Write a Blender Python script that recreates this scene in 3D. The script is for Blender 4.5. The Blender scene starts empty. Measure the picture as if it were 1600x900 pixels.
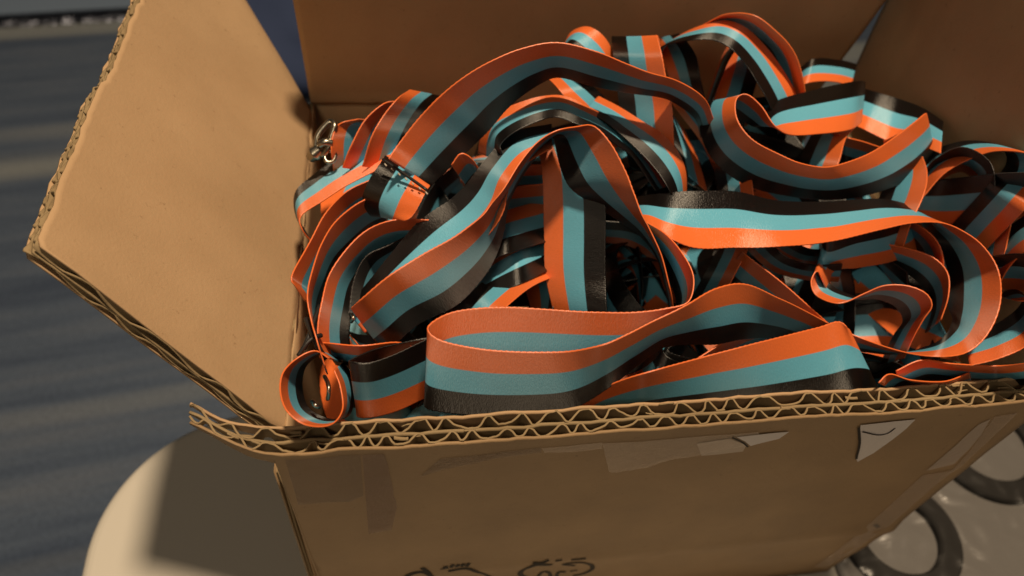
import bpy, bmesh, math, random
from mathutils import Vector, Matrix, noise
random.seed(7)
SC = bpy.context.scene
COL = SC.collection

# ---------------------------------------------------------------- camera
# Box axes seen from the camera (x right, y up, z back): W along the front, V to the back, U up.
FPX = 1200.0                                     # focal length in pixels of a 1600 px wide picture
aU = Vector((0.09634992, 0.62336457, 0.77597249))
aW = Vector((0.98710255, 0.04029455, -0.15493519))
aV = Vector((-0.12784858, 0.78089241, -0.61144238))
P0 = Vector((-0.051, -0.034, -0.170))            # front left top corner of the box
HB = 0.140                                       # height of the front rim above the table
def cam2w(p):
    d = p - P0
    return Vector((d.dot(aW), d.dot(aV), d.dot(aU) + HB))
CAM = cam2w(Vector((0, 0, 0)))
rot = Matrix((aW, aV, aU))
cd = bpy.data.cameras.new('camera')
cam = bpy.data.objects.new('camera', cd); COL.objects.link(cam)
cam.matrix_world = Matrix.Translation(CAM) @ rot.to_4x4()
cd.sensor_width = 36; cd.lens = FPX / 1600 * 36
cd.clip_start = 0.01; cd.clip_end = 50
cd.dof.use_dof = True; cd.dof.focus_distance = 0.186; cd.dof.aperture_fstop = cd.lens / 2.0
SC.camera = cam

# ---------------------------------------------------------------- world, lamps, exposure
wd = bpy.data.worlds.new('World'); SC.world = wd; wd.use_nodes = True
bg = wd.node_tree.nodes['Background']
bg.inputs[0].default_value = (1.0, 0.86, 0.74, 1); bg.inputs[1].default_value = 0.038
def lamp(name, pos, target, size, watts, color):
    ld = bpy.data.lights.new(name, 'AREA'); ld.shape = 'DISK'; ld.size = size; ld.energy = watts; ld.color = color
    o = bpy.data.objects.new(name, ld); COL.objects.link(o); o.location = pos
    o.rotation_euler = (Vector(target) - Vector(pos)).to_track_quat('-Z', 'Y').to_euler()
    return o
TGT = Vector((0.09, 0.07, HB))
lamp('ceiling_lamp', TGT + 1.5 * Vector((0.03, 0.02, 1.0)).normalized(), TGT, 0.12, 29, (1.0, 0.77, 0.52))
lamp('added_fill', Vector((-0.36, -0.70, HB + 1.02)), TGT, 0.35, 2.3, (1.0, 0.80, 0.56))  # added soft fill for ribbon faces and shaded table, not a known lamp
SC.view_settings.view_transform = 'Standard'; SC.view_settings.look = 'None'
SC.view_settings.exposure = 0; SC.view_settings.gamma = 1

# ---------------------------------------------------------------- helpers
MM = 0.001
def B(w, v, u):                                   # box millimetres (u = height over the front rim) to metres
    return Vector((w * MM, v * MM, u * MM + HB))
def ray(px, py):                                  # direction through a point of the picture, world axes
    d = Vector(((px - 800) / FPX, (450 - py) / FPX, -1.0))
    return Vector((d.dot(aW), d.dot(aV), d.dot(aU)))   # unit depth
def on_h(px, py, h):                              # point at height h mm over the rim
    r = ray(px, py); return CAM + r * ((HB + h * MM - CAM.z) / r.z)
def on_plane(px, py, p, n):
    r = ray(px, py); return CAM + r * ((p - CAM).dot(n) / r.dot(n))
def tag(o, label=None, cat=None, group=None, kind=None):
    if label: o['label'] = label
    if cat: o['category'] = cat
    if group: o['group'] = group
    if kind: o['kind'] = kind
    return o
def empty(name, loc):
    o = bpy.data.objects.new(name, None); COL.objects.link(o); o.location = loc; o.empty_display_size = 0.02
    return o
def link(name, me, mat, parent=None, smooth=True):
    o = bpy.data.objects.new(name, me); COL.objects.link(o)
    if mat: me.materials.append(mat)
    if smooth:
        for p in me.polygons: p.use_smooth = True
    if parent:
        o.parent = parent
        bpy.context.view_layer.update()
        o.matrix_parent_inverse = parent.matrix_world.inverted()
    return o
def mesh(name, verts, faces, mat, parent=None, smooth=True, thick=0, offset=0.0):
    me = bpy.data.meshes.new(name); me.from_pydata([tuple(v) for v in verts], [], faces); me.update()
    o = link(name, me, mat, parent, smooth)
    if thick:
        m = o.modifiers.new('thickness', 'SOLIDIFY'); m.thickness = thick; m.offset = offset; m.use_even_offset = False
    return o
def grid_faces(nu, nv, off=0):
    return [(off + i * nv + j, off + (i + 1) * nv + j, off + (i + 1) * nv + j + 1, off + i * nv + j + 1)
            for i in range(nu - 1) for j in range(nv - 1)]
def tube(name, pts, r, mat, parent=None, seg=8, closed=False, smooth_path=True):
    if smooth_path and len(pts) > 2:
        pts = catmull(pts, 8, closed)
    n = len(pts); verts = []; faces = []
    for i, p in enumerate(pts):
        a = pts[(i - 1) % n] if (closed or i > 0) else p
        b = pts[(i + 1) % n] if (closed or i < n - 1) else p
        t = (b - a).normalized(); s = t.orthogonal() if abs(t.z) > .9 else t.cross(Vector((0, 0, 1)))
        s.normalize(); q = t.cross(s)
        rr = r(i / (n - 1)) if callable(r) else r
        for k in range(seg):
            an = 2 * math.pi * k / seg
            verts.append(p + (s * math.cos(an) + q * math.sin(an)) * rr)
    m = n if closed else n - 1
    for i in range(m):
        for k in range(seg):
            faces.append((i * seg + k, i * seg + (k + 1) % seg, ((i + 1) % n) * seg + (k + 1) % seg, ((i + 1) % n) * seg + k))
    if not closed:
        faces.append(tuple(range(seg - 1, -1, -1))); faces.append(tuple((n - 1) * seg + k for k in range(seg)))
    return mesh(name, verts, faces, mat, parent)
def catmull(pts, sub, closed=False):
    n = len(pts); out = []
    for i in range(n if closed else n - 1):
        if closed: a, b, c, d = pts[(i - 1) % n], pts[i], pts[(i + 1) % n], pts[(i + 2) % n]
        else:
            b, c = pts[i], pts[i + 1]
            a = pts[i - 1] if i > 0 else b + (b - c)
            d = pts[i + 2] if i + 2 < n else c + (c - b)
        for k in range(sub):
            t = k / sub
            out.append(0.5 * ((2 * b) + (c - a) * t + (2 * a - 5 * b + 4 * c - d) * t * t + (3 * b - a - 3 * c + d) * t ** 3))
    if not closed: out.append(pts[-1].copy())
    return out

# ---------------------------------------------------------------- materials
def new_mat(name):
    m = bpy.data.materials.new(name); m.use_nodes = True
    nt = m.node_tree; b = nt.nodes['Principled BSDF']
    return m, nt, b
def N(nt, typ, **kw):
    n = nt.nodes.new(typ)
    for k, v in kw.items():
        if k in n.inputs: n.inputs[k].default_value = v
        else: setattr(n, k, v)
    return n
def ramp(nt, stops, interp='LINEAR'):
    r = nt.nodes.new('ShaderNodeValToRGB'); r.color_ramp.interpolation = interp
    e = r.color_ramp.elements
    while len(e) < len(stops): e.new(0.5)
    for el, (p, c) in zip(e, stops): el.position = p; el.color = (*c, 1)
    return r
def cardboard(name, c1, c2, bump=0.15, rough=0.75, flutes=None):
    m, nt, b = new_mat(name); L = nt.links
    tc = N(nt, 'ShaderNodeTexCoord')
    n1 = N(nt, 'ShaderNodeTexNoise', Scale=35.0, Detail=6.0, Roughness=0.6); L.new(tc.outputs['Object'], n1.inputs['Vector'])
    n2 = N(nt, 'ShaderNodeTexNoise', Scale=900.0, Detail=4.0, Roughness=0.7); L.new(tc.outputs['Object'], n2.inputs['Vector'])
    n3 = N(nt, 'ShaderNodeTexNoise', Scale=420.0, Detail=8.0, Roughness=0.8); L.new(tc.outputs['Object'], n3.inputs['Vector'])
    r = ramp(nt, [(0.3, c1), (0.7, c2)]); L.new(n1.outputs['Fac'], r.inputs['Fac'])
    # darker fibres and flecks in the kraft paper
    fl = ramp(nt, [(0.30, (0.50, 0.45, 0.42)), (0.40, (1, 1, 1))]); L.new(n3.outputs['Fac'], fl.inputs['Fac'])
    mx = N(nt, 'ShaderNodeMix', data_type='RGBA', blend_type='MULTIPLY'); mx.inputs[0].default_value = 0.8
    L.new(r.outputs['Color'], mx.inputs[6]); L.new(fl.outputs['Color'], mx.inputs[7])
    L.new(mx.outputs[2], b.inputs['Base Color'])
    b.inputs['Roughness'].default_value = rough; b.inputs['Specular IOR Level'].default_value = 0.25
    bp = N(nt, 'ShaderNodeBump', Strength=bump, Distance=0.0004)
    L.new(n2.outputs['Fac'], bp.inputs['Height']); L.new(bp.outputs['Normal'], b.inputs['Normal'])
    return m
M = {}
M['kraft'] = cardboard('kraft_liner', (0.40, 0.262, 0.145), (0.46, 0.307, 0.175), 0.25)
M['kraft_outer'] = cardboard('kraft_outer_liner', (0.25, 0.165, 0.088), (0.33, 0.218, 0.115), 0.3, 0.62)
M['flute'] = cardboard('kraft_flute', (0.21, 0.15, 0.08), (0.32, 0.235, 0.13), 0.3, 0.85)  # flute paper darkened to put the shade of the rim hollows into its colour
def simple(name, col, rough=0.5, metal=0.0, spec=0.5, bump=None):
    m, nt, b = new_mat(name)
    b.inputs['Base Color'].default_value = (*col, 1); b.inputs['Roughness'].default_value = rough
    b.inputs['Metallic'].default_value = metal; b.inputs['Specular IOR Level'].default_value = spec
    if bump:
        tc = N(nt, 'ShaderNodeTexCoord'); n = N(nt, 'ShaderNodeTexNoise', Scale=bump[0], Detail=5.0)
        nt.links.new(tc.outputs['Object'], n.inputs['Vector'])
        bp = N(nt, 'ShaderNodeBump', Strength=bump[1], Distance=bump[2]); nt.links.new(n.outputs['Fac'], bp.inputs['Height'])
        nt.links.new(bp.outputs['Normal'], b.inputs['Normal'])
    return m
M['steel'] = simple('plated_steel', (0.36, 0.33, 0.27), 0.3, 1.0)
M['cord'] = simple('black_cord', (0.012, 0.011, 0.011), 0.5, bump=(3000, 0.5, 0.0002))
M['thread'] = simple('black_thread', (0.01, 0.009, 0.009), 0.45)
M['ink'] = simple('black_print', (0.018, 0.013, 0.010), 0.7, spec=0.2)
M['paper'] = simple('torn_white_paper', (0.60, 0.56, 0.55), 0.7, bump=(400, 0.4, 0.0005))
M['rubber'] = simple('black_rubber', (0.007, 0.006, 0.005), 0.7)
M['navy'] = simple('dark_shape_navy', (0.045, 0.07, 0.16), 0.9, bump=(200, 0.5, 0.002))

def tape_mat():
    m, nt, b = new_mat('clear_packing_tape')
    b.inputs['Base Color'].default_value = (0.62, 0.50, 0.40, 1); b.inputs['Roughness'].default_value = 0.22
    b.inputs['Alpha'].default_value = 0.28
    tc = N(nt, 'ShaderNodeTexCoord'); n = N(nt, 'ShaderNodeTexNoise', Scale=120.0, Detail=4.0, Distortion=1.5)
    nt.links.new(tc.outputs['Object'], n.inputs['Vector'])
    bp = N(nt, 'ShaderNodeBump', Strength=0.6, Distance=0.0008); nt.links.new(n.outputs['Fac'], bp.inputs['Height'])
    nt.links.new(bp.outputs['Normal'], b.inputs['Normal'])
    return m
M['tape'] = tape_mat()

M['thread_pale'] = simple('pale_thread', (0.45, 0.40, 0.33), 0.6)
M['paper_tan'] = simple('torn_tan_paper', (0.46, 0.38, 0.31), 0.75, bump=(400, 0.4, 0.0005))
def tape_like(name, col, alpha, rough):
    m = M['tape'].copy(); m.name = name; b = m.node_tree.nodes['Principled BSDF']
    b.inputs['Base Color'].default_value = (*col, 1); b.inputs['Alpha'].default_value = alpha; b.inputs['Roughness'].default_value = rough
    return m
M['tape_brown'] = tape_like('brown_tape', (0.12, 0.06, 0.03), 0.30, 0.4)
M['tape_red'] = tape_like('red_brown_tape', (0.14, 0.05, 0.028), 0.34, 0.4)
M['tape_pale'] = tape_like('pale_tape', (0.55, 0.45, 0.38), 0.6, 0.3)
M['grey_sheet'] = simple('grey_foam_sheet', (0.155, 0.15, 0.145), 0.6, bump=(150, 0.3, 0.001))
def film_mat():
    m, nt, b = new_mat('clear_plastic_film'); L = nt.links
    out = [n for n in nt.nodes if n.type == 'OUTPUT_MATERIAL'][0]
    tr = N(nt, 'ShaderNodeBsdfTransparent'); tr.inputs[0].default_value = (0.86, 0.85, 0.84, 1)
    gl = N(nt, 'ShaderNodeBsdfGlossy'); gl.inputs['Roughness'].default_value = 0.3; gl.inputs[0].default_value = (0.9, 0.9, 0.9, 1)
    tc = N(nt, 'ShaderNodeTexCoord'); mp = N(nt, 'ShaderNodeMapping'); mp.inputs['Rotation'].default_value = (0, 0, math.radians(25)); mp.inputs['Scale'].default_value = (45, 260, 60)
    L.new(tc.outputs['Object'], mp.inputs['Vector'])
    n = N(nt, 'ShaderNodeTexNoise', Scale=1.0, Detail=4.0); L.new(mp.outputs[0], n.inputs['Vector'])
    bp = N(nt, 'ShaderNodeBump', Strength=0.35, Distance=0.0012); L.new(n.outputs['Fac'], bp.inputs['Height']); L.new(bp.outputs['Normal'], gl.inputs['Normal'])
    fr = N(nt, 'ShaderNodeFresnel', IOR=1.5); L.new(bp.outputs['Normal'], fr.inputs['Normal'])
    mul = N(nt, 'ShaderNodeMath', operation='MULTIPLY_ADD'); mul.inputs[1].default_value = 0.35; mul.inputs[2].default_value = 0.01; L.new(fr.outputs[0], mul.inputs[0])
    mx = N(nt, 'ShaderNodeMixShader'); L.new(mul.outputs[0], mx.inputs[0]); L.new(tr.outputs[0], mx.inputs[1]); L.new(gl.outputs[0], mx.inputs[2])
    L.new(mx.outputs[0], out.inputs['Surface']); nt.nodes.remove(b)
    return m
M['film'] = film_mat()

def satin():
    """Woven ribbon: three stripes across v, fine weft ribs along u, grainy satin gloss."""
    m, nt, b = new_mat('striped_satin'); L = nt.links
    uv = N(nt, 'ShaderNodeUVMap'); uv.uv_map = 'UVMap'
    sp = N(nt, 'ShaderNodeSeparateXYZ'); L.new(uv.outputs['UV'], sp.inputs[0])
    r = ramp(nt, [(0.0, (0.78, 0.165, 0.040)), (0.326, (0.78, 0.165, 0.040)), (0.338, (0.125, 0.43, 0.60)),
                  (0.660, (0.125, 0.43, 0.60)), (0.672, (0.0045, 0.0036, 0.0033)), (1.0, (0.0045, 0.0036, 0.0033))])
    L.new(sp.outputs['Y'], r.inputs['Fac'])
    mp = N(nt, 'ShaderNodeMapping'); mp.inputs['Scale'].default_value = (3200.0, 22.0, 1)   # u in metres
    L.new(uv.outputs['UV'], mp.inputs['Vector'])
    n1 = N(nt, 'ShaderNodeTexNoise', Scale=1.0, Detail=2.0, Roughness=0.6); L.new(mp.outputs[0], n1.inputs['Vector'])
    wv = N(nt, 'ShaderNodeTexWave', Scale=1.0, Distortion=0.6); wv.bands_direction = 'X'
    mp2 = N(nt, 'ShaderNodeMapping'); mp2.inputs['Scale'].default_value = (1300.0, 3.0, 1); L.new(uv.outputs['UV'], mp2.inputs['Vector'])
    L.new(mp2.outputs[0], wv.inputs['Vector'])
    ad = N(nt, 'ShaderNodeMath', operation='MULTIPLY_ADD'); ad.inputs[1].default_value = 0.10
    L.new(wv.outputs['Fac'], ad.inputs[0]); L.new(n1.outputs['Fac'], ad.inputs[2])
    bp = N(nt, 'ShaderNodeBump', Strength=0.32, Distance=0.00018); L.new(ad.outputs[0], bp.inputs['Height'])
    L.new(bp.outputs['Normal'], b.inputs['Normal'])
    # slight tone change thread by thread
    tone = N(nt, 'ShaderNodeMapRange'); tone.inputs['To Min'].default_value = 0.86; tone.inputs['To Max'].default_value = 1.1
    L.new(n1.outputs['Fac'], tone.inputs['Value'])
    mx = N(nt, 'ShaderNodeVectorMath', operation='SCALE'); L.new(r.outputs['Color'], mx.inputs[0]); L.new(tone.outputs[0], mx.inputs['Scale'])
    L.new(mx.outputs[0], b.inputs['Base Color'])
    b.inputs['Roughness'].default_value = 0.40; b.inputs['Specular IOR Level'].default_value = 0.8
    b.inputs['Anisotropic'].default_value = 1.0; b.inputs['Anisotropic Rotation'].default_value = 0.25
    tg = N(nt, 'ShaderNodeTangent'); tg.direction_type = 'UV_MAP'; tg.uv_map = 'UVMap'; L.new(tg.outputs[0], b.inputs['Tangent'])
    return m
M['satin'] = satin()

def carpet_mat():
    m, nt, b = new_mat('streaked_carpet'); L = nt.links
    tc = N(nt, 'ShaderNodeTexCoord')
    mp = N(nt, 'ShaderNodeMapping'); mp.inputs['Rotation'].default_value = (0, 0, math.radians(-8)); L.new(tc.outputs['Object'], mp.inputs['Vector'])
    st = N(nt, 'ShaderNodeMapping'); st.inputs['Scale'].default_value = (2.5, 38, 1); L.new(mp.outputs[0], st.inputs['Vector'])
    n1 = N(nt, 'ShaderNodeTexNoise', Scale=1.0, Detail=5.0, Roughness=0.6); L.new(st.outputs[0], n1.inputs['Vector'])
    st2 = N(nt, 'ShaderNodeMapping'); st2.inputs['Scale'].default_value = (0.25, 7.5, 1); st2.inputs['Location'].default_value = (0, 0.35, 0); L.new(mp.outputs[0], st2.inputs['Vector'])
    n2 = N(nt, 'ShaderNodeTexNoise', Scale=1.0, Detail=1.0); L.new(st2.outputs[0], n2.inputs['Vector'])
    base = ramp(nt, [(0.30, (0.068, 0.094, 0.150)), (0.5, (0.105, 0.140, 0.205)), (0.72, (0.150, 0.180, 0.235))]); L.new(n1.outputs['Fac'], base.inputs['Fac'])
    bf = ramp(nt, [(0.57, (0, 0, 0)), (0.65, (1, 1, 1))]); L.new(n2.outputs['Fac'], bf.inputs['Fac'])
    mx = N(nt, 'ShaderNodeMix', data_type='RGBA'); L.new(bf.outputs['Color'], mx.inputs[0]); L.new(base.outputs['Color'], mx.inputs[6]); mx.inputs[7].default_value = (0.26, 0.285, 0.30, 1)
    pile = N(nt, 'ShaderNodeTexNoise', Scale=260.0, Detail=3.0); L.new(tc.outputs['Object'], pile.inputs['Vector'])
    pr = N(nt, 'ShaderNodeMapRange'); pr.inputs['To Min'].default_value = 0.55; pr.inputs['To Max'].default_value = 1.35; L.new(pile.outputs['Fac'], pr.inputs['Value'])
    sc = N(nt, 'ShaderNodeVectorMath', operation='SCALE'); L.new(mx.outputs[2], sc.inputs[0]); L.new(pr.outputs[0], sc.inputs['Scale'])
    L.new(sc.outputs[0], b.inputs['Base Color']); b.inputs['Roughness'].default_value = 0.95; b.inputs['Specular IOR Level'].default_value = 0.1
    bp = N(nt, 'ShaderNodeBump', Strength=0.8, Distance=0.004); L.new(pile.outputs['Fac'], bp.inputs['Height']); L.new(bp.outputs['Normal'], b.inputs['Normal'])
    return m
M['carpet'] = carpet_mat()
M['far_floor'] = simple('blue_grey_floor', (0.20, 0.27, 0.38), 0.6, bump=(60, 0.2, 0.002))
M['strip'] = simple('dark_metal_strip', (0.10, 0.11, 0.14), 0.25, 1.0, bump=(45, 0.9, 0.01))
M['table'] = simple('cream_tabletop', (0.53, 0.50, 0.44), 0.45, spec=0.35, bump=(300, 0.06, 0.0004))

# ---------------------------------------------------------------- setting: floor
FZ = HB - 0.64
sdir = Vector((math.cos(math.radians(8)), math.sin(math.radians(8)), 0)); sn = Vector((-sdir.y, sdir.x, 0))
edge_p = CAM + ray(100, 38) * ((FZ - CAM.z) / ray(100, 38).z); edge_p.z = FZ
def strip_quad(name, a, b, z, mat, ext=6.0):
    p = edge_p.copy(); p.z = z
    vs = [p - sdir * ext + sn * a, p + sdir * ext + sn * a, p + sdir * ext + sn * b, p - sdir * ext + sn * b]
    return tag(mesh(name, vs, [(0, 1, 2, 3)], mat, smooth=False), kind='structure')
strip_quad('carpet', -7.0, 0.0, FZ, M['carpet'])
strip_quad('floor_beyond', 0.035, 9.0, FZ - 0.006, M['far_floor'])
# raised threshold strip between the two floors
vs = []
for s in (-1, 1):
    for (a, z) in ((0.0, 0.0), (0.004, 0.006), (0.018, 0.009), (0.031, 0.006), (0.035, -0.006)):
        vs.append(edge_p + sdir * 6 * s + sn * a + Vector((0, 0, z)))
tag(mesh('floor_strip', vs, [(i, i + 1, 6 + i, 5 + i) for i in range(4)], M['strip']), kind='structure')

# ---------------------------------------------------------------- table (rounded cream top on a pedestal)

def rounded_slab(name, x0, x1, y0, y1, z0, z1, r, mat, parent=None):
    pts = []
    for cx, cy, a0 in ((x1 - r, y1 - r, 0), (x0 + r, y1 - r, 90), (x0 + r, y0 + r, 180), (x1 - r, y0 + r, 270)):
        for k in range(25):
            a = math.radians(a0 + 90 * k / 24); pts.append((cx + r * math.cos(a), cy + r * math.sin(a), math.cos(a), math.sin(a)))
    n = len(pts); verts = []; faces = []; bv = 0.004
    prof = [(-bv * (1 - math.sin(a)), z1 - bv * (1 - math.cos(a))) for a in [math.radians(d) for d in (0, 22, 45, 68, 90)]]
    prof += [(-bv * (1 - math.cos(a)), z0 + bv * (1 - math.sin(a))) for a in [math.radians(d) for d in (0, 45, 90)]]
    for (o, z) in prof:
        for (x, y, nx, ny) in pts: verts.append((x + nx * o, y + ny * o, z))
    for i in range(len(prof) - 1):
        for k in range(n): faces.append((i * n + k, i * n + (k + 1) % n, (i + 1) * n + (k + 1) % n, (i + 1) * n + k))
    faces.append(tuple(range(n))); faces.append(tuple((len(prof) - 1) * n + k for k in range(n - 1, -1, -1)))
    return mesh(name, verts, faces, mat, parent, smooth=False)
tb = tag(empty('side_table', (0.20, -0.13, FZ)), 'cream side table with a rounded corner under the cardboard box', 'table')
rounded_slab('tabletop', -0.0915, 0.62, -0.36, 0.090, -0.022, 0.0, 0.058, M['table'], tb)
rounded_slab('leg', 0.17, 0.25, -0.17, -0.09, FZ + 0.02, -0.022, 0.039, M['table'], tb)
rounded_slab('foot', 0.02, 0.40, -0.32, 0.06, FZ, FZ + 0.02, 0.15, M['table'], tb)
# made-up dark blue shape, put in to darken the carpet behind the box
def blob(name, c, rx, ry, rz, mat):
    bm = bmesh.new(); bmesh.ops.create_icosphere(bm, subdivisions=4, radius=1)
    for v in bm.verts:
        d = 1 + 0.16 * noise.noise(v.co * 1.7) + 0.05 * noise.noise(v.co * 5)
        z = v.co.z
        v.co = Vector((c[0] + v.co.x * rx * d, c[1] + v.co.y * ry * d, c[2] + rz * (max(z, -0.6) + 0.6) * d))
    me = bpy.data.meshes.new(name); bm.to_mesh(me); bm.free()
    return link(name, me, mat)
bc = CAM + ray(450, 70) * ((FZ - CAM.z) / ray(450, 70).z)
tag(blob('dark_shape', (bc.x + 0.05, bc.y + 0.02, FZ), 0.21, 0.20, 0.10, M['navy']), 'dark blue shape on the floor behind the box, seen between its flaps', 'dark_shape')

# ---------------------------------------------------------------- cardboard box
TH = 6.9
FOLD = -25.0
box = tag(empty('cardboard_box', B(96, 75, -140)), 'open double-wall cardboard box heaped with striped lanyards', 'box')
def nz(x, y=0.0, z=0.0): return noise.noise(Vector((x, y, z)))
def corrugated(name, P, u0, u1, trange, rows, parent, pitch=(7.9, 6.4), th=TH, flute_len=None, mats=('kraft', 'flute', 'kraft_outer'), liner=0.6, flat=0.45, seed=0, du=2.0):
    """Three paper liners with two wavy flute layers between them. P(u,t,n) gives the point; n runs from the inner face to the outer."""
    main = None
    def sheet(nm, us, nfun, mat, par, tl=None, thick=liner, sd=0):
        verts = []; nr = len(rows)
        for u in us:
            t0, t1 = trange(u)
            if tl: t1 = min(t1, t0 + tl) if tl > 0 else t1; t0 = max(t0, t1 + tl) if tl < 0 else t0
            j = 0.6 * nz(u * 0.21, sd * 3.7, seed) + 0.45 * nz(u * 0.9, sd * 5.1, seed)
            for r in rows:
                t = t0 + (t1 - t0) * r
                jj = j * (abs(1 - 2 * r)) * (1 if r < .5 else -1)
                verts.append(P(u, t + (jj if t1 - t0 > 3 else 0), nfun(u, t)))
        return mesh(nm, verts, grid_faces(len(us), nr), M[mat], par, True, thick * MM, 0.0)
    nl = max(2, int((u1 - u0) / du)); ul = [u0 + (u1 - u0) * i / nl for i in range(nl + 1)]
    mid = th * 0.57
    wob = lambda u, t, k: 0.28 * nz(u * 0.09, t * 0.03, seed + k) + 0.12 * nz(u * 0.3, t * 0.05, seed + k)
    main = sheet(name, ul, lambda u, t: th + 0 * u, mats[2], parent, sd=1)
    sheet('inner_liner', ul, lambda u, t: 0.25 + wob(u, t, 2), mats[0], main, sd=2)
    sheet('middle_liner', ul, lambda u, t: mid + wob(u, t, 3), mats[1], main, sd=3)
    for k, (pc, lo, hi) in enumerate(((pitch[0], 0.5, mid - 0.3), (pitch[1], mid + 0.3, th - 0.3))):
        nf = int((u1 - u0) / pc * 10); uf = [u0 + (u1 - u0) * i / nf for i in range(nf + 1)]
        def nf_(u, t, pc=pc, lo=lo, hi=hi, k=k):
            ph = 2 * math.pi * (u / pc + 0.6 * nz(u * 0.05, k * 9.0, seed) + 0.42 * nz(u * 0.15, k * 4.0, seed))
            s = math.sin(ph); s = max(-1, min(1, 1.25 * s + 0.22 * math.sin(2 * ph + 0.8)))
            am = 1 - 0.45 * max(0, nz(u * 0.07, 7 + k, seed)) - 0.15 * max(0, nz(u * 0.3, 3 + k, seed))
            return (lo + hi) / 2 + (hi - lo) / 2 * s * am
        sheet('flute', uf, nf_, mats[1], main, tl=flute_len, thick=flat, sd=4 + k)
    return main
def linrows(*a): return a
# front wall: cut-off rim with open flutes, torn stub past the left corner, crushed crease across it
def P_front(u, t, n):
    v = TH - n - 3.2; z = -t
    v += 0.5 * nz(u * 0.03, t * 0.02, 3) + (0.35 * nz(u * 0.1, t * 0.08, 9) if n > TH - 0.1 else 0)
    v += -0.7 * math.exp(-((t - 86.5) / 4.0) ** 2) + (0.05 * (t - 87.5) if t > 87.5 else 0)
    v += -0.5 * math.exp(-((t - 108) / 5.0) ** 2) * max(0, nz(u * .05, 3, 3) + .4)
    z += 0.35 * nz(u * 0.06, n * 0.3, 5) + 0.45 * max(0, nz(u * 0.15, n, 8))
    if u < 0:
        q = min(1.0, -u / 19.0)
        c = TH * 0.5; v = c + (v - c) * (1 - 0.45 * q) + 5.5 * q * q
        z += 3.0 * q * q + 1.2 * math.sin(q * 7 + n * .5) * q
    return B(u, v, z)
def tr_front(u):
    if u < -0.8: return (0, 4.5 * (1 + u / 24) + 1.2 * nz(u * 0.5, 1, 1))
    return (0, 139)
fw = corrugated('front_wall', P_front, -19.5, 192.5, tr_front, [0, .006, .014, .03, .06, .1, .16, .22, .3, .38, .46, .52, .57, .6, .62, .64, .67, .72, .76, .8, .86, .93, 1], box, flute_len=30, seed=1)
# left flap, folded outwards and up, its front edge cut at a slant
hA = B(-3, 0, FOLD); hD = (B(0, 150, FOLD) - hA).normalized()
C1 = on_h(60, 380, 30.0)
ee = (C1 - hA); ee -= hD * ee.dot(hD); LFL = ee.length / MM; ee.normalize()
nn = hD.cross(ee); nn = nn if nn.z > 0 else -nn
def flap_ut(px, py):
    p = on_plane(px, py, hA, nn) - hA; return p.dot(hD) / MM, p.dot(ee) / MM
fF0, fC1, fO, fB0, fB1 = [flap_ut(*q) for q in ((432, 664), (60, 380), (210, 0), (487, 160), (392, 0))]
print('flap', fF0, fC1, fO, fB0, fB1, LFL)
U_END = 232.0
def tr_flap(u):
    t1 = LFL + 0.5 * nz(u * .08, 2, 2)
    un = flap_ut(152, 118)[0]
    t1 += (fO[1] - fC1[1]) * max(0, min(1, (u - fC1[0]) / (fO[0] - fC1[0]))) 
    if u > un: t1 -= 1.2
    t1 = min(t1, max(0.2, (u - fF0[0]) / (fC1[0] - fF0[0]) * (fC1[1] - fF0[1]) + fF0[1]))
    t0 = max(-0.5, (u - fB0[0]) / (fB1[0] - fB0[0]) * (fB1[1] - fB0[1]) + fB0[1])
    return (min(t0, t1 - .1), t1)
def P_lflap(u, t, n):
    warp = 0.8 * nz(u * .02, t * .03, 12) - 0.0006 * (t - 30) ** 2 * 0.5
    dn = 0.0
    tb0 = (u - fB0[0]) / (fB1[0] - fB0[0]) * (fB1[1] - fB0[1]) + fB0[1]
    if u > 120:                                    # the back edge rolls over
        d = t - tb0
        if d < 8: dn = 2.2 * (1 - max(0, d) / 8) ** 2
    return hA + hD * (u * MM) + ee * (t * MM) - nn * ((n + dn - warp) * MM)
lf = corrugated('left_flap', P_lflap, fF0[0] + 0.3, U_END, tr_flap, [0, .04, .1, .2, .3, .4, .5, .6, .7, .8, .88, .94, .98, 1], box, pitch=(4.4, 3.7), th=5.2, seed=2, mats=('kraft', 'flute', 'kraft'))
# left, back and right walls below the fold
def wall(name, a, b, inward, seed, TH=TH):
    a = Vector(a); b = Vector(b); d = (b - a); ln = d.length; d.normalize(); inn = Vector(inward)
    def P(u, t, n):
        p = a + d * u + inn * (TH - n) ; return B(p.x, p.y, FOLD - t + 0.3 * nz(u * .1, n, seed))
    return corrugated(name, P, 0, ln, lambda u: (0, 140 + FOLD - 1), [0, .1, .3, .6, 1], box, seed=seed, flute_len=6, du=6, th=TH)
wall('left_wall', (-5.2, 5, 0), (-2.2, 150, 0), (1, 0, 0), 3, 2.2)
wall('back_wall', (-1, 154, 0), (206, 157, 0), (0, -1, 0), 4, 2.2)
wall('right_wall', (194, 5, 0), (207.5, 152, 0), (-1, 0, 0), 5, 2.2)
bt = mesh('bottom', [B(0, 6, -138.5), B(192, 6, -138.5), B(205, 155, -138.5), B(-1, 155, -138.5)], [(0, 1, 2, 3)], M['kraft'], box, False, 0.003)
# back flap, upright and leaning a little over the box
bB0 = Vector((on_h(486, 155, FOLD).x / MM, 150.5, FOLD)); 
def P_bflap(u, t, n):
    lean = 0.24
    cr = 0.9 * math.exp(-((t - 1.5) / 1.6) ** 2)
    v = 150.5 + n - lean * t - cr + 1.2 * nz(u * .02, t * .03, 21)
    return B(bB0.x + u * (1 + 0.0000 * t), v, FOLD + t)
BFW = 198.0
bf = corrugated('back_flap', P_bflap, 0, BFW, lambda u: (0, 74), [0, .02, .05, .1, .2, .35, .5, .7, .85, 1], box, seed=6, flute_len=-6)
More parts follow.
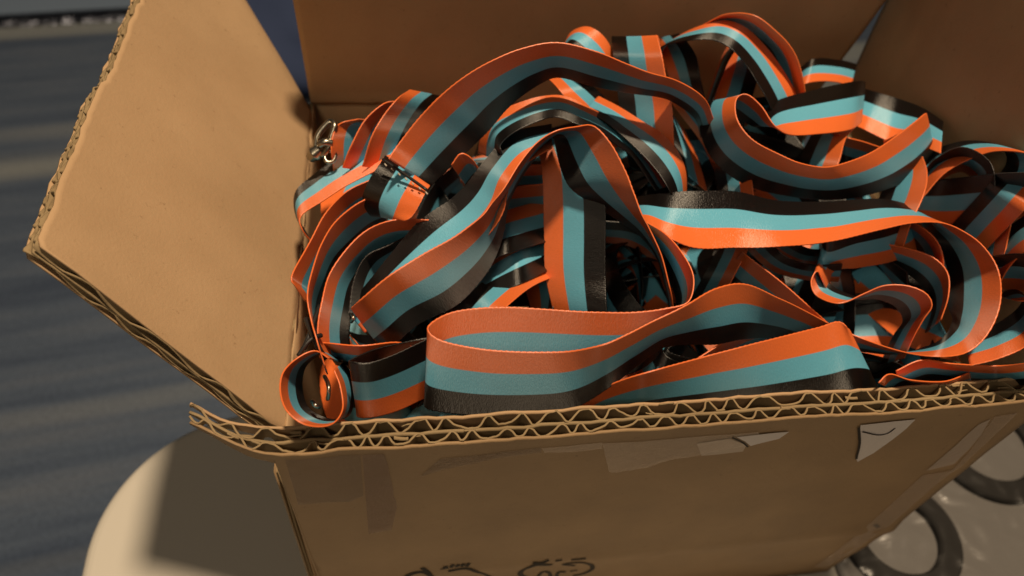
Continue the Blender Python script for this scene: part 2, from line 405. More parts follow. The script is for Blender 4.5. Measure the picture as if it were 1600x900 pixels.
# right flap, upright
rA = Vector((193.5, 9, FOLD)); rB = Vector((206.5, 152, FOLD)); rD = (rB - rA).normalized(); rN = Vector((rD.y, -rD.x, 0))
def P_rflap(u, t, n):
    p = rA + rD * u + rN * (n + 1 - 0.05 * t + 1.0 * nz(u * .02, t * .03, 31)); return B(p.x, p.y, FOLD + t)
rf = corrugated('right_flap', P_rflap, 0, (rB - rA).length - 4, lambda u: (0, 98), [0, .02, .05, .1, .2, .35, .5, .7, .85, 1], box, seed=7, flute_len=-6)

# ---------------------------------------------------------------- lanyards
RW = 20.0
LOG = []
def solve(st):
    ox, oy, kx, ky, h, s = st
    mx, my = (ox + kx) / 2, (oy + ky) / 2
    m = on_h(mx, my, h); d = (m - CAM).dot(ray(mx, my)) / ray(mx, my).length_squared
    ro, rk = ray(ox, oy), ray(kx, ky)
    p = (ro * d - rk * d).length / MM
    dl = 0.0
    if p < RW:
        lo, hi = 0.0, RW * MM
        for _ in range(40):
            md = (lo + hi) / 2
            if ((ro * (d - s * md) - rk * (d + s * md)).length) < RW * MM: lo = md
            else: hi = md
        dl = lo
    o = CAM + ro * (d - s * dl); k = CAM + rk * (d + s * dl)
    lim = (193.0 + 13 * ((o.y + k.y) / 2 / MM - 9) / 143 - 1.0) * MM      # stay inside the right flap: lie higher in the heap
    if max(o.x, k.x) > lim and h < 60: return solve((ox, oy, kx, ky, h + 1.5, s))
    c = (o + k) / 2
    return c, (k - o).normalized(), p / RW, o, k
def ribbon_mesh(name, C, D, step=0.0007, zig=0.00006, width=RW * MM):
    # resample by length
    L = [0.0]
    for i in range(1, len(C)): L.append(L[-1] + (C[i] - C[i - 1]).length)
    n = max(8, int(L[-1] / step)); n -= n % 2
    cs = (-0.5, -0.485, -0.33, -0.17, 0.0, 0.17, 0.33, 0.485, 0.5)
    verts = []; uvs = []; j = 0
    sd = random.random() * 50
    for i in range(n + 1):
        s = L[-1] * i / n
        while j < len(L) - 2 and L[j + 1] < s: j += 1
        f = (s - L[j]) / max(1e-9, L[j + 1] - L[j])
        c = C[j].lerp(C[j + 1], f); d = D[j].lerp(D[j + 1], f).normalized()
        t = (C[j + 1] - C[j]).normalized(); nrm = t.cross(d)
        if nrm.length > 1e-6: nrm.normalize()
        cup = 0.00035 * nz(s * 40, sd)
        z = zig if i % 2 else -zig
        for q in cs:
            e = z if abs(q) == 0.5 else 0
            rip = 0.00012 * nz(s * 130, q * 3, sd)
            verts.append(c + d * (q * width + (e if q > 0 else -e)) + nrm * (cup * (1 - 4 * q * q) + rip))
            uvs.append((s + sd * 0.01, q + 0.5))
    nv = len(cs)
    me = bpy.data.meshes.new(name); me.from_pydata([tuple(v) for v in verts], [], grid_faces(n + 1, nv)); me.update()
    ul = me.uv_layers.new(name='UVMap')
    vi = [0] * len(me.loops); me.loops.foreach_get('vertex_index', vi)
    flat = []
    for v in vi: flat += uvs[v]
    ul.data.foreach_set('uv', flat)
    return me
def lanyard_from(C, D, label, group='striped lanyards heaped in the box', sub=14):
    CC = catmull(C, sub); DD = catmull(D, sub)
    me = ribbon_mesh('lanyard', CC, DD)
    o = link('lanyard', me, M['satin'])
    m = o.modifiers.new('thickness', 'SOLIDIFY'); m.thickness = 0.00032; m.offset = 0
    return tag(o, label, 'lanyard', group)
def lanyard(label, sts):
    full = []; s = 1; h = 0
    for st in sts:
        if len(st) > 4: h = st[4]
        if len(st) > 5: s = st[5]
        full.append((*st[:4], h, s))
    C = []; D = []
    for q in full:
        c, d, ratio, o, k = solve(q)
        C.append(c); D.append(d)
        LOG.append((label[:34], q, round(ratio, 2), tuple(round(x / MM) for x in (o.x, o.y, o.z - HB)), tuple(round(x / MM) for x in (k.x, k.y, k.z - HB))))
    return lanyard_from(C, D, label)
# station: orange edge x, y, black edge x, y in the picture, then height over the rim (mm), then which edge lies deeper
big = lanyard('long lanyard forming the front oval loop, middle hump and large right-hand loop', [
 (1008,346,1000,356,12,1),(1040,366,1028,398,12),(1067,397,1045,432,12),(1084,435,1058,478,11),(1076,471,1045,520,10),(1040,482,1022,562,9),
 (985,488,975,586,8),(900,486,895,590,8),(800,480,800,590,8),(742,482,742,594,8),(697,491,692,605,8),(668,512,664,630,8),(690,532,680,642,7),
 (755,546,757,649,6),(830,550,838,647,6),(890,549,897,637,7),(940,539,950,606,10),(980,522,992,574,11),(1025,500,1034,544,12),(1075,475,1076,538,13),
 (1120,450,1120,538,13),(1165,444,1160,530,12),(1215,465,1202,528,6),(1255,484,1240,534,0),(1300,508,1288,546,-7),(1345,528,1338,548,-7),(1400,547,1400,553,-3,1),
 (1460,557,1466,534,3,1),(1512,550,1488,503,5,1),(1547,517,1484,484,7,1),(1564,470,1481,463,9,1),(1560,422,1480,418,11,1),(1536,384,1464,380,13,1),(1502,360,1444,354,15,1),
 (1470,348,1432,330,17,1),(1428,348,1412,318,18,1),(1380,358,1368,311,18,1),(1300,377,1294,315,17,1),(1220,385,1214,314,17,1),(1150,387,1150,300,17,1),(1090,388,1080,299,17,1),
 (1050,374,1035,303,17,1),(1018,352,998,307,15,1),(985,350,965,312,9,1)])
lanyard('lanyard folded at a pointed tip, lying along the front rim right of centre', [
 (900,625,898,690,-14,1),(950,602,948,662,-9),(1010,582,1010,648,-3),(1100,557,1106,640,-2),(1200,531,1212,632,0),(1275,512,1300,621,1),(1308,502,1340,612,2),(1324,512,1362,606,1),(1330,524,1372,606,-2),(1322,535,1362,612,-4),(1300,545,1335,620,-12)])
lanyard('lanyard arching over the centre peak and narrowing down to the right', [
 (548,482,600,550,3,1),(566,466,618,536,8),(606,432,656,505,12),(656,400,712,478,14),(706,372,756,432,16),(740,348,776,396,18),(756,334,787,362,20),(768,318,792,332,22),(786,296,801,303,25),
 (810,258,822,266,28),(838,224,848,232,31),(868,205,862,216,33),(900,198,866,214,33),(928,197,868,226,32),(955,225,876,262,30),(978,268,890,292,27),(990,300,922,316,24),
 (1002,332,965,343,21),(1016,360,1000,368,18),(1034,400,1026,402,14),(1047,450,1040,450,8),(1052,485,1046,485,0)])
lanyard('lanyard with its grainy black edge uppermost, running under the centre peak to the left', [
 (862,232,862,194,27,1),(822,255,800,208,26),(797,288,757,252,24),(786,332,730,287,20),(762,368,702,313,16),(714,415,655,346,12),(646,456,608,401,8),(600,492,570,448,3),(570,520,540,485,-5)])
lanyard('lanyard hanging straight down from the centre peak, orange at its left', [
 (832,205,918,235,24,-1),(845,250,940,282,20),(849,300,946,330,15),(850,360,946,380,9),(852,425,946,432,3),(863,480,948,488,-2),(875,540,955,545,-10)])
lan_arch = lanyard('lanyard making the high arch at upper left, ending in a stitched fold', [
 (607,248,672,292,19,1),(622,226,698,266,21),(655,184,735,232,26),(690,148,764,203,31),(728,118,788,174,35),(768,95,815,150,38),(815,76,845,130,40,1),(872,67,874,121,41),(935,82,925,134,40),(1005,110,990,146,37),(1060,127,1045,156,33),(1100,154,1085,184,28),(1115,185,1095,215,18)])
lanyard('short folded-back end of the upper left lanyard, black at its left', [
 (672,290,602,243,17,1),(664,302,594,256,18),(655,320,575,286,16),(646,336,567,312,13),(632,345,578,336,9),(620,340,590,335,3)])
lanyard('lanyard bending in a wide hanging curve at upper right, closed by a flat bar', [
 (1345,192,1352,128,16,1),(1327,203,1337,127,20),(1282,209,1268,142,22),(1238,211,1208,161,23),(1212,198,1186,196,24,1),(1190,166,1166,192,25),(1168,148,1134,172,26),(1152,153,1102,160,26),
 (1149,175,1093,188,25,1),(1157,197,1101,226,23),(1177,219,1124,260,21),(1211,238,1168,290,19),(1250,255,1228,305,18),(1287,261,1292,312,17),(1322,254,1348,306,17),(1363,237,1397,291,18),(1402,211,1430,273,19),(1430,190,1450,253,20),
 (1446,177,1459,238,20),(1444,184,1455,243,16),(1420,200,1430,258,9),(1380,220,1392,276,3)])
lanyard('shaded lanyard inside the right end of the wide hanging curve, black edge up', [
 (1310,188,1330,132,4,1),(1345,200,1362,142,8),(1392,222,1408,156,9),(1432,226,1440,168,7),(1470,240,1474,190,0)])
lan_round = lanyard('small round loop lying on its side at the front left corner', [
 (515,560,535,566,-2,1),(492,548,514,551,0),(464,560,492,558,1),(442,582,476,576,2),(438,612,472,606,2),(449,643,482,638,2),(478,664,515,655,1),(516,664,545,648,-2),(535,640,553,618,-5),(532,605,550,588,-6),(522,578,536,566,-6)])
lanyard('lanyard with black edge on top between the small round loop and the front oval loop', [
 (690,590,690,525,-8,-1),(640,590,640,533,-8),(590,612,585,546,-6),(560,645,548,562,-1),(566,652,552,566,1),(592,650,577,567,1),(626,640,612,556,0),(668,620,664,532,-2),(720,595,716,508,-8)])
lanyard('lanyard curling round the left side as the innermost orange arc', [
 (690,346,685,398,2,1),(640,342,645,390,3),(605,346,618,393,3),(571,361,595,405,2),(540,391,572,428,1),(514,430,556,455,0),(502,472,549,492,-1),(496,515,545,522,-3),(500,560,548,555,-6)])
lan_mid = lanyard('lanyard curling round the left side as the middle arc with a bright patch', [
 (580,306,610,352,1,1),(552,322,585,362,1),(522,348,556,388,1),(502,382,530,412,2),(488,422,512,446,3),(480,462,498,480,3),(486,500,494,512,2),(496,535,500,548,1),(508,572,512,585,-4)])
lanyard('lanyard curling round the left side as the outermost orange arc with a folded corner', [
 (612,262,640,305,2,1),(580,280,608,325,2),(540,300,575,345,1),(508,334,545,372,1),(482,382,520,412,0),(456,430,500,460,0),(462,448,505,474,-2),(476,470,512,490,-8)])
lanyard('lanyard crossing the far left side with its black edge against the flap', [
 (640,252,620,212,8,1),(600,262,575,222,6),(545,288,520,252,4),(505,314,488,275,3),(470,338,462,300,2),(474,362,462,335,-2),(488,380,476,360,-8)])
lanyard('dark curved lanyard deep inside the left arcs, showing a bright blue gleam', [
 (665,384,640,366,-4,-1),(640,398,605,384,-4),(612,428,570,402,-5),(596,462,552,440,-6),(590,510,545,490,-8)])
lanyard('orange and blue lanyard standing against the back flap at upper left', [
 (640,140,690,150,14,1),(622,153,672,166,17),(598,182,655,192,15),(580,215,640,222,12),(566,260,625,265,4)])
lanyard('lanyard leaning left beside the upright one at the back left', [
 (625,158,655,170,12,1),(600,162,640,180,14),(570,188,615,205,12),(548,228,600,240,8),(535,262,590,270,2)])
lan_clip = lanyard('leftmost short lanyard at the back beside the metal clip', [
 (560,186,600,190,7,1),(530,194,582,194,9),(519,215,572,215,8),(518,242,570,245,4),(522,270,575,272,-4)])
lanyard('lanyard just behind the upper left arch', [
 (640,215,700,240,14,1),(664,176,722,206,20),(690,148,745,182,24),(718,130,765,170,26),(760,125,790,170,22)])
lanyard('second arch below the high one, orange edge on top', [
 (748,240,786,252,16,-1),(752,212,784,238,20),(768,180,782,226,23),(800,165,804,206,26),(842,152,840,189,28),(880,150,870,183,28),(914,164,902,194,27),(950,184,934,206,25),(980,206,962,226,22),(1008,240,988,246,18),(1040,292,1024,298,10)])
lanyard('broad orange-lit lanyard left of the hanging centre one', [
 (900,300,915,352,-12,-1),(850,313,860,375,0),(815,322,820,388,4),(784,333,782,400,5),(745,352,735,425,-2)])
lanyard('lanyard lying just under the broad orange-lit one', [
 (890,335,905,400,-16,-1),(848,352,862,420,-5),(815,366,822,440,1),(780,386,782,458,-1),(745,412,740,480,-6)])
lanyard('lanyard with dark upper edge sloping down below the broad orange-lit one', [
 (905,420,880,360,-18,1),(868,432,850,373,-8),(836,445,810,400,-2),(800,472,766,431,1),(772,502,726,468,0),(745,540,695,505,-6)])
lanyard('folded lanyard end glimpsed under the peak, upper of two', [
 (870,256,872,300,6,1),(830,258,830,300,8),(790,260,788,302,6)])
lanyard('folded lanyard end glimpsed under the peak, lower of two', [
 (870,285,872,335,0,1),(825,290,826,340,2),(770,296,765,345,0)])
lanyard('upright lanyard passing behind the high arch, black at its left', [
 (1025,95,965,98,20,1),(1031,70,962,74,27),(1027,56,956,57,30),(1034,85,958,82,29),(1040,118,962,115,25),(1050,165,967,160,19),(1053,220,972,208,12),(1055,280,985,262,2)])
lanyard('small rounded hump of lanyard against the back flap, left of the upright one', [
 (880,72,870,108,20,-1),(893,50,880,82,25),(918,42,884,74,28),(942,56,904,90,27),(958,82,924,106,24),(965,115,935,130,16)])
lanyard('rear arch of lanyard at upper right, orange outside', [
 (1030,90,1022,92,14,-1),(1052,62,1036,72,22),(1088,43,1072,64,30),(1130,32,1113,62,33),(1163,42,1142,76,33),(1190,66,1166,101,30),(1216,99,1185,132,26),(1243,146,1204,168,20),(1258,195,1216,210,10)])
lanyard('dark lanyard topping the heap behind the rear arch', [
 (1100,38,1078,60,22,1),(1135,22,1112,42,29),(1178,24,1150,45,32),(1216,52,1188,74,29),(1243,86,1205,100,24),(1256,132,1214,142,16),(1262,180,1222,188,6)])
lanyard('lanyard inside the rear arch, orange at its left', [
 (1150,50,1205,60,18,-1),(1139,78,1194,88,17),(1130,112,1184,122,14),(1116,155,1172,162,9),(1105,200,1160,205,2)])
lanyard('thin edge-on lanyard inside the rear arch', [
 (1137,72,1148,80,19,-1),(1127,92,1136,100,17),(1114,128,1122,134,14),(1102,160,1112,166,10),(1092,200,1102,206,4)])
lanyard('rounded blue and black lanyard between the upright one and the rear arch', [
 (1020,62,1062,52,16,-1),(1028,74,1074,66,18),(1036,96,1088,90,17),(1050,132,1094,122,13),(1062,175,1104,165,5)])
lanyard('short lanyard under the top of the high arch', [
 (850,118,890,104,20,1),(864,130,908,118,21),(882,150,930,138,20),(905,172,952,160,16),(930,200,975,190,8)])
lanyard('lanyard dropping in a long curve to the right of the peak', [
 (935,150,912,176,19,-1),(966,166,940,188,21),(1000,188,970,210,21),(1031,207,998,236,20),(1056,232,1022,262,18),(1070,264,1042,290,15),(1072,300,1052,314,10),(1066,340,1052,348,2)])
lanyard('pointed orange piece beside the left end of the wide hanging curve', [
 (1028,128,1078,150,12,-1),(1044,152,1090,166,14),(1066,182,1112,190,14),(1098,225,1140,222,12),(1118,270,1160,262,4)])
lanyard('shaded lanyard slanting behind the pointed orange piece', [
 (1070,205,1035,160,4,-1),(1090,250,1048,210,4),(1105,300,1060,262,0)])
lanyard('small lanyard showing through the wide hanging curve, pale grey edge at left', [
 (1340,195,1282,190,6,1),(1322,215,1266,214,9),(1312,250,1250,246,8),(1296,290,1236,282,3)])
lanyard('orange and blue lanyard inside the wide hanging curve at its right', [
 (1300,205,1304,250,4,1),(1322,214,1322,256,6),(1352,222,1346,264,5),(1392,236,1382,276,2)])
lanyard('lanyard standing right of the wide hanging curve, pale blue beside orange', [
 (1440,240,1392,250,8,1),(1449,270,1388,276,12),(1444,303,1374,310,12),(1424,348,1360,348,8),(1410,390,1345,385,0)])
lanyard('small lanyard end below the left of the wide hanging curve', [
 (1165,250,1106,240,4,1),(1174,278,1116,266,7),(1178,312,1122,306,5),(1180,350,1125,345,-2)])
lanyard('rolled lanyard in the back right corner, black edge uppermost', [
 (1330,135,1338,100,6,1),(1305,128,1312,94,10),(1268,128,1275,92,12),(1246,138,1254,104,9),(1232,160,1240,128,2)])
lanyard('wide dark curl at the far right edge, blue and orange outside', [
 (1500,440,1452,400,-2,1),(1532,400,1484,356,5),(1562,368,1512,325,16),(1600,328,1544,290,30),(1632,286,1572,258,32),(1632,252,1568,234,31),(1596,238,1540,222,27),(1540,240,1498,222,22),(1480,268,1452,240,16),(1440,310,1418,280,8)])
lanyard('orange-edged arc inside the curl at the far right', [
 (1448,318,1440,275,6,-1),(1468,284,1462,248,11),(1500,268,1504,230,13),(1522,284,1548,254,13),(1524,312,1556,300,8)])
lanyard('dark inner band behind the curl at the far right', [
 (1420,345,1428,285,2,-1),(1465,352,1475,280,6),(1515,352,1522,275,9),(1560,345,1572,270,11),(1620,335,1640,270,12)])
lanyard('orange band slanting down under the curl at the far right', [
 (1580,350,1530,330,14,1),(1572,388,1522,372,12),(1566,430,1512,420,8),(1560,480,1505,470,2)])
lanyard('dark lanyard crossing the right frame edge under the far right curl', [
 (1640,470,1650,415,10,-1),(1600,455,1606,398,12),(1565,452,1566,398,9),(1530,460,1528,405,3)])
lanyard('black-edged lanyard reaching the frame above the large right loop', [
 (1650,372,1640,318,16,1),(1605,392,1590,345,17),(1575,420,1555,380,12),(1555,460,1530,430,5)])
lanyard('lanyard at the right frame edge beyond the large right loop', [
 (1515,572,1508,530,2,1),(1560,560,1548,512,6),(1605,540,1588,485,9),(1630,505,1600,462,10),(1620,475,1582,452,8),(1590,470,1560,462,4)])
lanyard('thin wavy lanyard along the front rim at far right', [
 (1400,580,1405,612,-5,1),(1440,563,1448,594,-2),(1490,568,1494,596,-1),(1560,572,1562,602,0),(1620,566,1622,600,0)])
lanyard('orange twist resting on the rim near the pointed tip', [
 (1372,598,1398,612,-3,1),(1390,584,1420,600,-2),(1425,594,1445,606,-3),(1475,596,1490,608,-4),(1515,582,1520,606,-6)])
lanyard('curled lanyard tucked inside the large right loop', [
 (1425,352,1402,312,3,-1),(1434,386,1414,334,6),(1402,406,1390,346,7),(1342,418,1335,360,8),(1302,424,1294,376,8),(1278,424,1280,392,7,1),(1267,440,1286,420,6,1),(1276,462,1300,447,5,1),(1312,474,1337,464,4,1),
 (1352,458,1346,468,5,1),(1382,446,1364,466,7,1),(1416,446,1388,472,8,1),(1446,458,1404,484,8,1),(1456,478,1411,503,6,1),(1442,500,1398,522,2),(1426,530,1386,545,-4),(1412,560,1376,570,-12)])
lanyard('grey-shaded arc just inside the large right loop', [
 (1388,382,1350,400,-2,1),(1425,390,1385,412,1),(1460,404,1424,432,2),(1481,428,1448,458,1),(1482,462,1456,488,-1),(1470,500,1446,520,-6)])
lanyard('bright orange curl under the right end of the long lanyard', [
 (1410,338,1390,362,4,1),(1436,352,1416,372,6),(1460,372,1432,390,6),(1473,400,1440,412,4),(1474,440,1440,445,-3)])
lanyard('outer of the nested arcs below the long right-hand lanyard', [
 (1155,372,1195,362,2,-1),(1176,398,1210,386,2),(1210,424,1238,406,1),(1264,438,1276,414,0),(1310,440,1316,412,-4)])
lanyard('inner of the nested arcs below the long right-hand lanyard', [
 (1190,372,1225,362,0,-1),(1215,395,1245,380,0),(1248,410,1268,390,-1),(1290,415,1300,390,-4)])
lanyard('straight orange-edged lanyard end lying behind the middle hump', [
 (1160,392,1128,432,0,1),(1173,404,1140,445,1),(1215,436,1180,482,-1),(1266,480,1230,524,-4),(1310,520,1275,560,-10)])
lanyard('shaded lanyard going down behind the front oval loop', [
 (1172,370,1122,368,0,1),(1166,395,1116,392,0),(1150,425,1102,424,-3),(1132,460,1085,456,-8),(1110,500,1065,496,-14)])
lanyard('shaded lanyard showing under the middle hump', [
 (1225,500,1225,540,-8,1),(1180,512,1185,556,-6),(1138,530,1150,575,-6),(1090,560,1100,605,-8)])
lanyard('shaded arc inside the dark hollow of the centre', [
 (935,378,940,345,-6,-1),(985,385,992,352,-5),(1020,410,1036,382,-7),(1040,455,1062,440,-10)])
lanyard('orange scrap of lanyard between the rounded loops at the left front', [
 (500,535,525,570,-8,1),(560,540,570,580,-6),(620,535,630,580,-8),(660,545,668,590,-12)])
lanyard('dark lanyard lying in the shade right of the left arcs', [
 (690,560,640,520,-8,1),(640,570,600,525,-8),(590,570,550,520,-10),(560,540,520,495,-14)])
lanyard('pair end of lanyard poking up left of the centre peak', [
 (705,258,735,300,12,1),(720,240,752,282,15),(738,250,765,292,13),(752,275,775,315,6)])
lanyard('shaded lanyard in the dark corner right of the rear arch', [
 (1300,170,1275,140,0,-1),(1250,180,1232,150,2),(1205,185,1190,152,4),(1160,195,1150,160,2)])
# lanyards lower down, of which only bits show in the gaps
rnd = random.Random(21)
for i in range(16, 56):
    lay = min(1.0, i / 45.0)
    cx, cy = (rnd.uniform(35, 165), rnd.uniform(30, 110)) if i < 46 else (rnd.uniform(165, 184), rnd.uniform(30, 120))
    base = -64 + 46 * lay if i < 46 else rnd.uniform(-28, -12)
    ang = rnd.uniform(0, 6.28); C = []; D = []; tw = rnd.uniform(0, 6.28); x, y = cx, cy; dirn = ang; curl = rnd.choice((-1, 1)) * rnd.uniform(0.12, 0.45)
    tilt = rnd.uniform(0.2, 1.3)
    for k in range(13):
        z = base + 5 * math.sin(k * 0.9 + tw) 
        C.append(B(max(13, min(183, x)), max(20, min(114, y)), z))
        side = Vector((-math.sin(dirn), math.cos(dirn), 0)); a = tilt + 0.4 * math.sin(k * 0.7 + tw)
        D.append((side * math.cos(a) + Vector((0, 0, math.sin(a)))).normalized())
        dirn += curl + 0.25 * math.sin(k + tw)
        x += 17 * math.cos(dirn); y += 17 * math.sin(dirn)
        if not (14 < x < 182 and 21 < y < 113): dirn += 1.3
    lanyard_from(C, D, 'striped lanyard buried lower in the heap, showing only in the gaps', 'lanyards buried in the heap', sub=6)

# ---------------------------------------------------------------- details of the lanyards
def path_h(pts):                                  # (x, y, h) picture points with a height over the rim
    return [on_h(*p) for p in pts]
bar = tube('stitching', path_h([(598, 249, 21.5), (632, 272, 21.5), (667, 297, 21.5)]), 0.0004, M['thread'], lan_arch)
for k in range(7):
    f = k / 6; x, y = 601 + 64 * f, 256 + 44 * f
    tube('stitch', path_h([(x, y, 21.4), (x + 3, y + 3.5, 21.4)]), 0.00022, M['thread_pale'], lan_arch, 5)
clip = tube('clip', path_h([(494, 236, 9), (496, 214, 12), (507, 198, 14), (518, 190, 15), (523, 197, 15), (518, 213, 13), (514, 230, 11), (505, 241, 9)]), 0.0009, M['steel'], lan_clip, 8, True)
tube('clip_barrel', path_h([(484, 248, 7), (492, 240, 8.5), (502, 232, 10)]), lambda f: 0.0022 - 0.0008 * abs(2 * f - 1), M['steel'], clip, 12)
tube('clip_lever', path_h([(499, 226, 12), (508, 222, 13), (519, 224, 12.5)]), 0.0011, M['steel'], clip, 8)
tube('clip_ring', path_h([(508, 240, 9), (516, 236, 10), (524, 242, 9), (520, 252, 8), (510, 252, 8)]), 0.0006, M['steel'], clip, 8, True)
tube('cord', path_h([(500, 478, 4), (491, 502, 5), (485, 520, 5), (474, 546, 3)]), 0.0007, M['cord'], lan_mid, 6)
tube('cord', path_h([(478, 498, 5), (489, 524, 6), (499, 545, 5), (508, 560, 2)]), 0.0007, M['cord'], lan_mid, 6)
tube('cord', path_h([(466, 556, 4), (480, 536, 6), (492, 527, 6), (502, 524, 5)]), 0.0006, M['cord'], lan_mid, 6)
tube('hook', path_h([(507, 588, 2), (512, 598, 4), (514, 610, 4), (512, 624, 1)]), 0.0005, M['steel'], lan_round, 6)
tube('hook', path_h([(488, 627, 1), (493, 633, 3), (499, 636, 1)]), 0.0006, M['steel'], lan_round, 6)
tube('hook', path_h([(548, 488, -2), (552, 496, 0), (549, 503, -2)]), 0.0005, M['steel'], lan_mid, 6)

# ---------------------------------------------------------------- tape, torn paper and print on the front wall
def front_uv(px, py):
    v = -3.2
    for _ in range(3):
        r = ray(px, py); s = (v * MM - CAM.y) / r.y; p = CAM + r * s
        u, t = p.x / MM, (HB - p.z) / MM
        v = (P_front(u, t, TH).y) / MM
    return u, t
def patch(name, poly, mat, lift, parent, nsub=10):
    """A thin sheet stuck to the front wall, following its dents."""
    uv = [front_uv(*p) for p in poly]
    bm = bmesh.new(); f = bm.faces.new([bm.verts.new((u, t, 0)) for u, t in uv])
    bmesh.ops.triangulate(bm, faces=[f])
    bmesh.ops.subdivide_edges(bm, edges=bm.edges[:], cuts=4, use_grid_fill=True)
    for v in bm.verts:
        v.co = P_front(v.co.x, v.co.y, TH + lift + 0.42)
    me = bpy.data.meshes.new(name); bm.to_mesh(me); bm.free()
    return link(name, me, mat, parent)
def jag(a, b, n, amp, seed):
    return [(a[0] + (b[0] - a[0]) * k / n + amp * nz(k * 1.7, seed), a[1] + (b[1] - a[1]) * k / n + amp * nz(k * 1.7, seed + 9)) for k in range(n)]
patch('tape', [(846, 697), (940, 689), (940, 699), (905, 703), (850, 704)], M['tape'], 0.10, fw)
patch('tape', [(940, 690), (1100, 678), (1185, 671)] + jag((1180, 690), (1010, 724), 8, 6, 1) + jag((1010, 728), (938, 738), 6, 5, 3), M['tape'], 0.16, fw)
patch('brown_tape', [(656, 742), (688, 714), (845, 696), (846, 704), (765, 716)], M['tape_brown'], 0.10, fw)
patch('brown_tape', [(446, 716), (563, 708), (568, 772), (545, 782), (466, 786)], M['tape_brown'], 0.07, fw)
patch('brown_tape', [(566, 708), (600, 706)] + jag((605, 720), (622, 800), 8, 4, 6) + [(612, 825), (576, 832)], M['tape_red'], 0.10, fw)
patch('torn_paper', [(1150, 679), (1232, 671), (1216, 682), (1172, 693), (1164, 686)], M['paper'], 0.2, fw)
patch('torn_paper', [(1088, 690), (1140, 682), (1166, 692), (1160, 702), (1095, 709)], M['paper_tan'], 0.14, fw)
patch('torn_paper', [(1343, 661), (1428, 653), (1414, 667), (1390, 686), (1362, 706), (1338, 719), (1335, 712), (1342, 696), (1341, 680)], M['paper'], 0.2, fw)
patch('tape', [(1446, 733), (1528, 660), (1546, 652), (1532, 676), (1512, 700), (1490, 722)], M['tape_pale'], 0.14, fw)
patch('tape', [(1552, 648), (1588, 642), (1566, 664), (1500, 727), (1478, 740), (1512, 704)], M['tape'], 0.2, fw)
patch('tape', [(1440, 740), (1492, 730), (1330, 862), (1290, 884), (1270, 884)], M['tape'], 0.2, fw)
rs = random.Random(5)
for k in range(22):                                # torn bits of paper caught in the cut rim
    u = rs.choice((rs.uniform(-14, 30), rs.uniform(30, 188))); n0 = rs.uniform(0.5, TH - 2.0); ln = rs.uniform(1.5, 4.0); wd = rs.uniform(0.4, 1.3); cv = rs.uniform(-0.6, 0.6); up = rs.uniform(-0.5, 0.25)
    vs = []
    for i in range(6):
        f = i / 5; c = P_front(u + ln * f, -up + 0.5 * math.sin(f * 3.1) * cv, n0 + cv * f)
        for e in (-1, 1): vs.append(c + Vector((0.2 * e * nz(i, k), e * wd * (0.6 + 0.4 * nz(i * .8, k, 2)) * 0.5, 0.25 * e * cv)) * MM)
    mesh('paper_shred', vs, grid_faces(6, 2), M['flute'], fw, True, 0.00025)
def stroke(pts, wpx, mat=None, lift=0.05, parent=None):
    uv = [Vector((*front_uv(*p), 0)) for p in pts]
    if len(uv) > 2: uv = catmull(uv, 5)
    hw = wpx * 0.5 * 0.31
    vs = []
    for i, p in enumerate(uv):
        a = uv[max(0, i - 1)]; b = uv[min(len(uv) - 1, i + 1)]; d = (b - a).normalized(); q = Vector((-d.y, d.x, 0)) * hw
        for e in (p - q, p + q): vs.append(P_front(e.x, e.y, TH + 0.44 + lift))
    return mesh('print_mark', vs, grid_faces(len(uv), 2), mat or M['ink'], fw)
for pts, w in (([(898, 882), (880, 880), (905, 877), (922, 880), (925, 887), (912, 894), (895, 898)], 5), ([(862, 881), (838, 881), (818, 888), (813, 896), (826, 904)], 6),
               ([(832, 877), (845, 878), (857, 873)], 4), ([(867, 875), (878, 873)], 3), ([(892, 873), (915, 870)], 3), ([(840, 899), (848, 892), (858, 894), (860, 902)], 4),
               ([(868, 903), (872, 893), (884, 892)], 4), ([(890, 891), (902, 889)], 3),
               ([(622, 906), (640, 895), (665, 892), (684, 902)], 5), ([(659, 885), (668, 891), (676, 900)], 5), ([(694, 886), (697, 905)], 8), ([(700, 890), (735, 887), (765, 899), (776, 906)], 4),
               ([(692, 885), (700, 884)], 5), ([(704, 885), (708, 880)], 4), ([(712, 884), (717, 880)], 4), ([(720, 883), (725, 879)], 4), ([(728, 883), (733, 878)], 4),
               ([(1366, 817), (1372, 822)], 5)):
    stroke(pts, w)
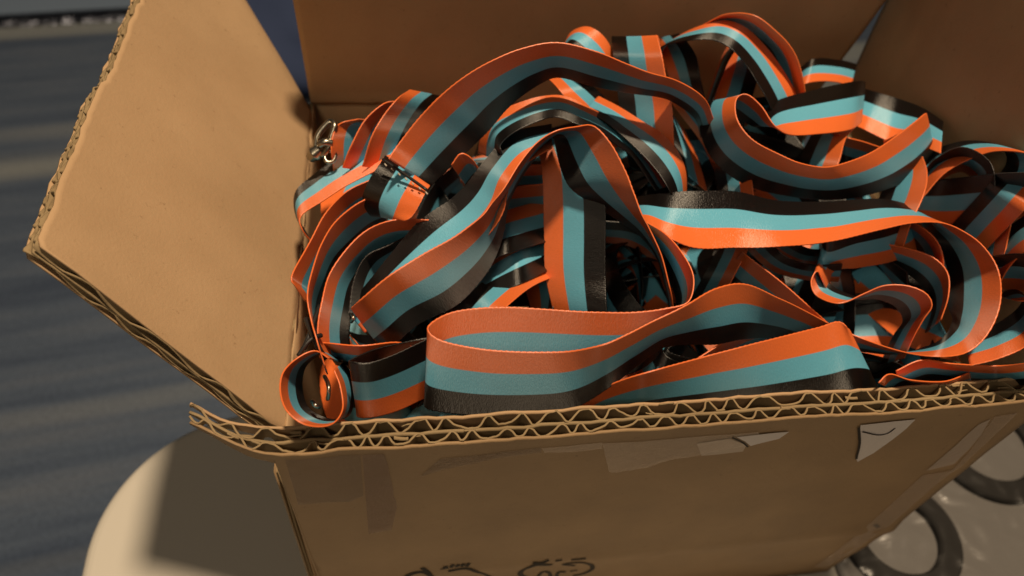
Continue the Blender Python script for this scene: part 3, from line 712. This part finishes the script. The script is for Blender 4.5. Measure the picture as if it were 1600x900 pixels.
# crack lines in the torn paper
stroke([(1345, 671), (1368, 676), (1384, 674), (1396, 666)], 1.6, lift=0.3); stroke([(1143, 679), (1158, 686), (1168, 694)], 1.6, lift=0.3)
stroke([(1340, 664), (1341, 690), (1336, 714)], 2.2, lift=0.3)

# ---------------------------------------------------------------- plastic-wrapped pack with black rings, right of the box
pk = tag(empty('wrapped_pack', B(290, 0, -140)), 'grey pack in crinkled clear plastic film beside the box', 'pack')
def sheet_grid(name, x0, x1, y0, y1, nx, ny, zf, mat, parent, thick=0):
    vs = [B(x0 + (x1 - x0) * i / nx, y0 + (y1 - y0) * j / ny, 0) for i in range(nx + 1) for j in range(ny + 1)]
    for v in vs: v.z = zf(v.x / MM, v.y / MM) * MM
    return mesh(name, vs, grid_faces(nx + 1, ny + 1), mat, parent, True, thick)
sheet_grid('grey_sheet', 197, 420, -120, 82, 60, 60, lambda x, y: 1.6 + 0.5 * nz(x * .03, y * .03, 1), M['grey_sheet'], pk, 0.0012)
def film_z(x, y):
    a = nz(x * .05, y * .05, 4); b = abs(nz(x * .09 + y * .05, y * .12 - x * .03, 8)); c = abs(nz(x * .02, y * .25, 15))
    edge = max(0, 1 - (x - 197) / 18) 
    return 8.2 + 1.5 * a + 2.6 * (0.5 - b) + 0.7 * c + edge * 3.0 * nz(x * .2, y * .13, 5)
sheet_grid('film', 196, 421, -121, 83, 150, 140, film_z, M['film'], pk)
def ring(label, cx, cy, r, hw, z0):
    n = 64; vs = []; prof = [(-hw, 0), (-hw, 2.6), (-hw + .8, 3.4), (hw - .8, 3.4), (hw, 2.6), (hw, 0)]
    for i in range(n):
        a = 2 * math.pi * i / n
        for (d, z) in prof: vs.append(Vector(((cx + (r + d) * math.cos(a)) * MM, (cy + (r + d) * math.sin(a)) * MM, (z0 + z) * MM)))
    m = len(prof); fs = [(i * m + k, i * m + (k + 1) % m, ((i + 1) % n) * m + (k + 1) % m, ((i + 1) % n) * m + k) for i in range(n) for k in range(m)]
    return tag(mesh('black_ring', vs, fs, M['rubber'], None, False), label, 'ring', 'black rings under the plastic film')
ring('black ring under the film, farther from the box', 290, 47, 24, 5, 2.6)
ring('black ring under the film, nearer the box', 228, 10, 21, 4.5, 2.6)
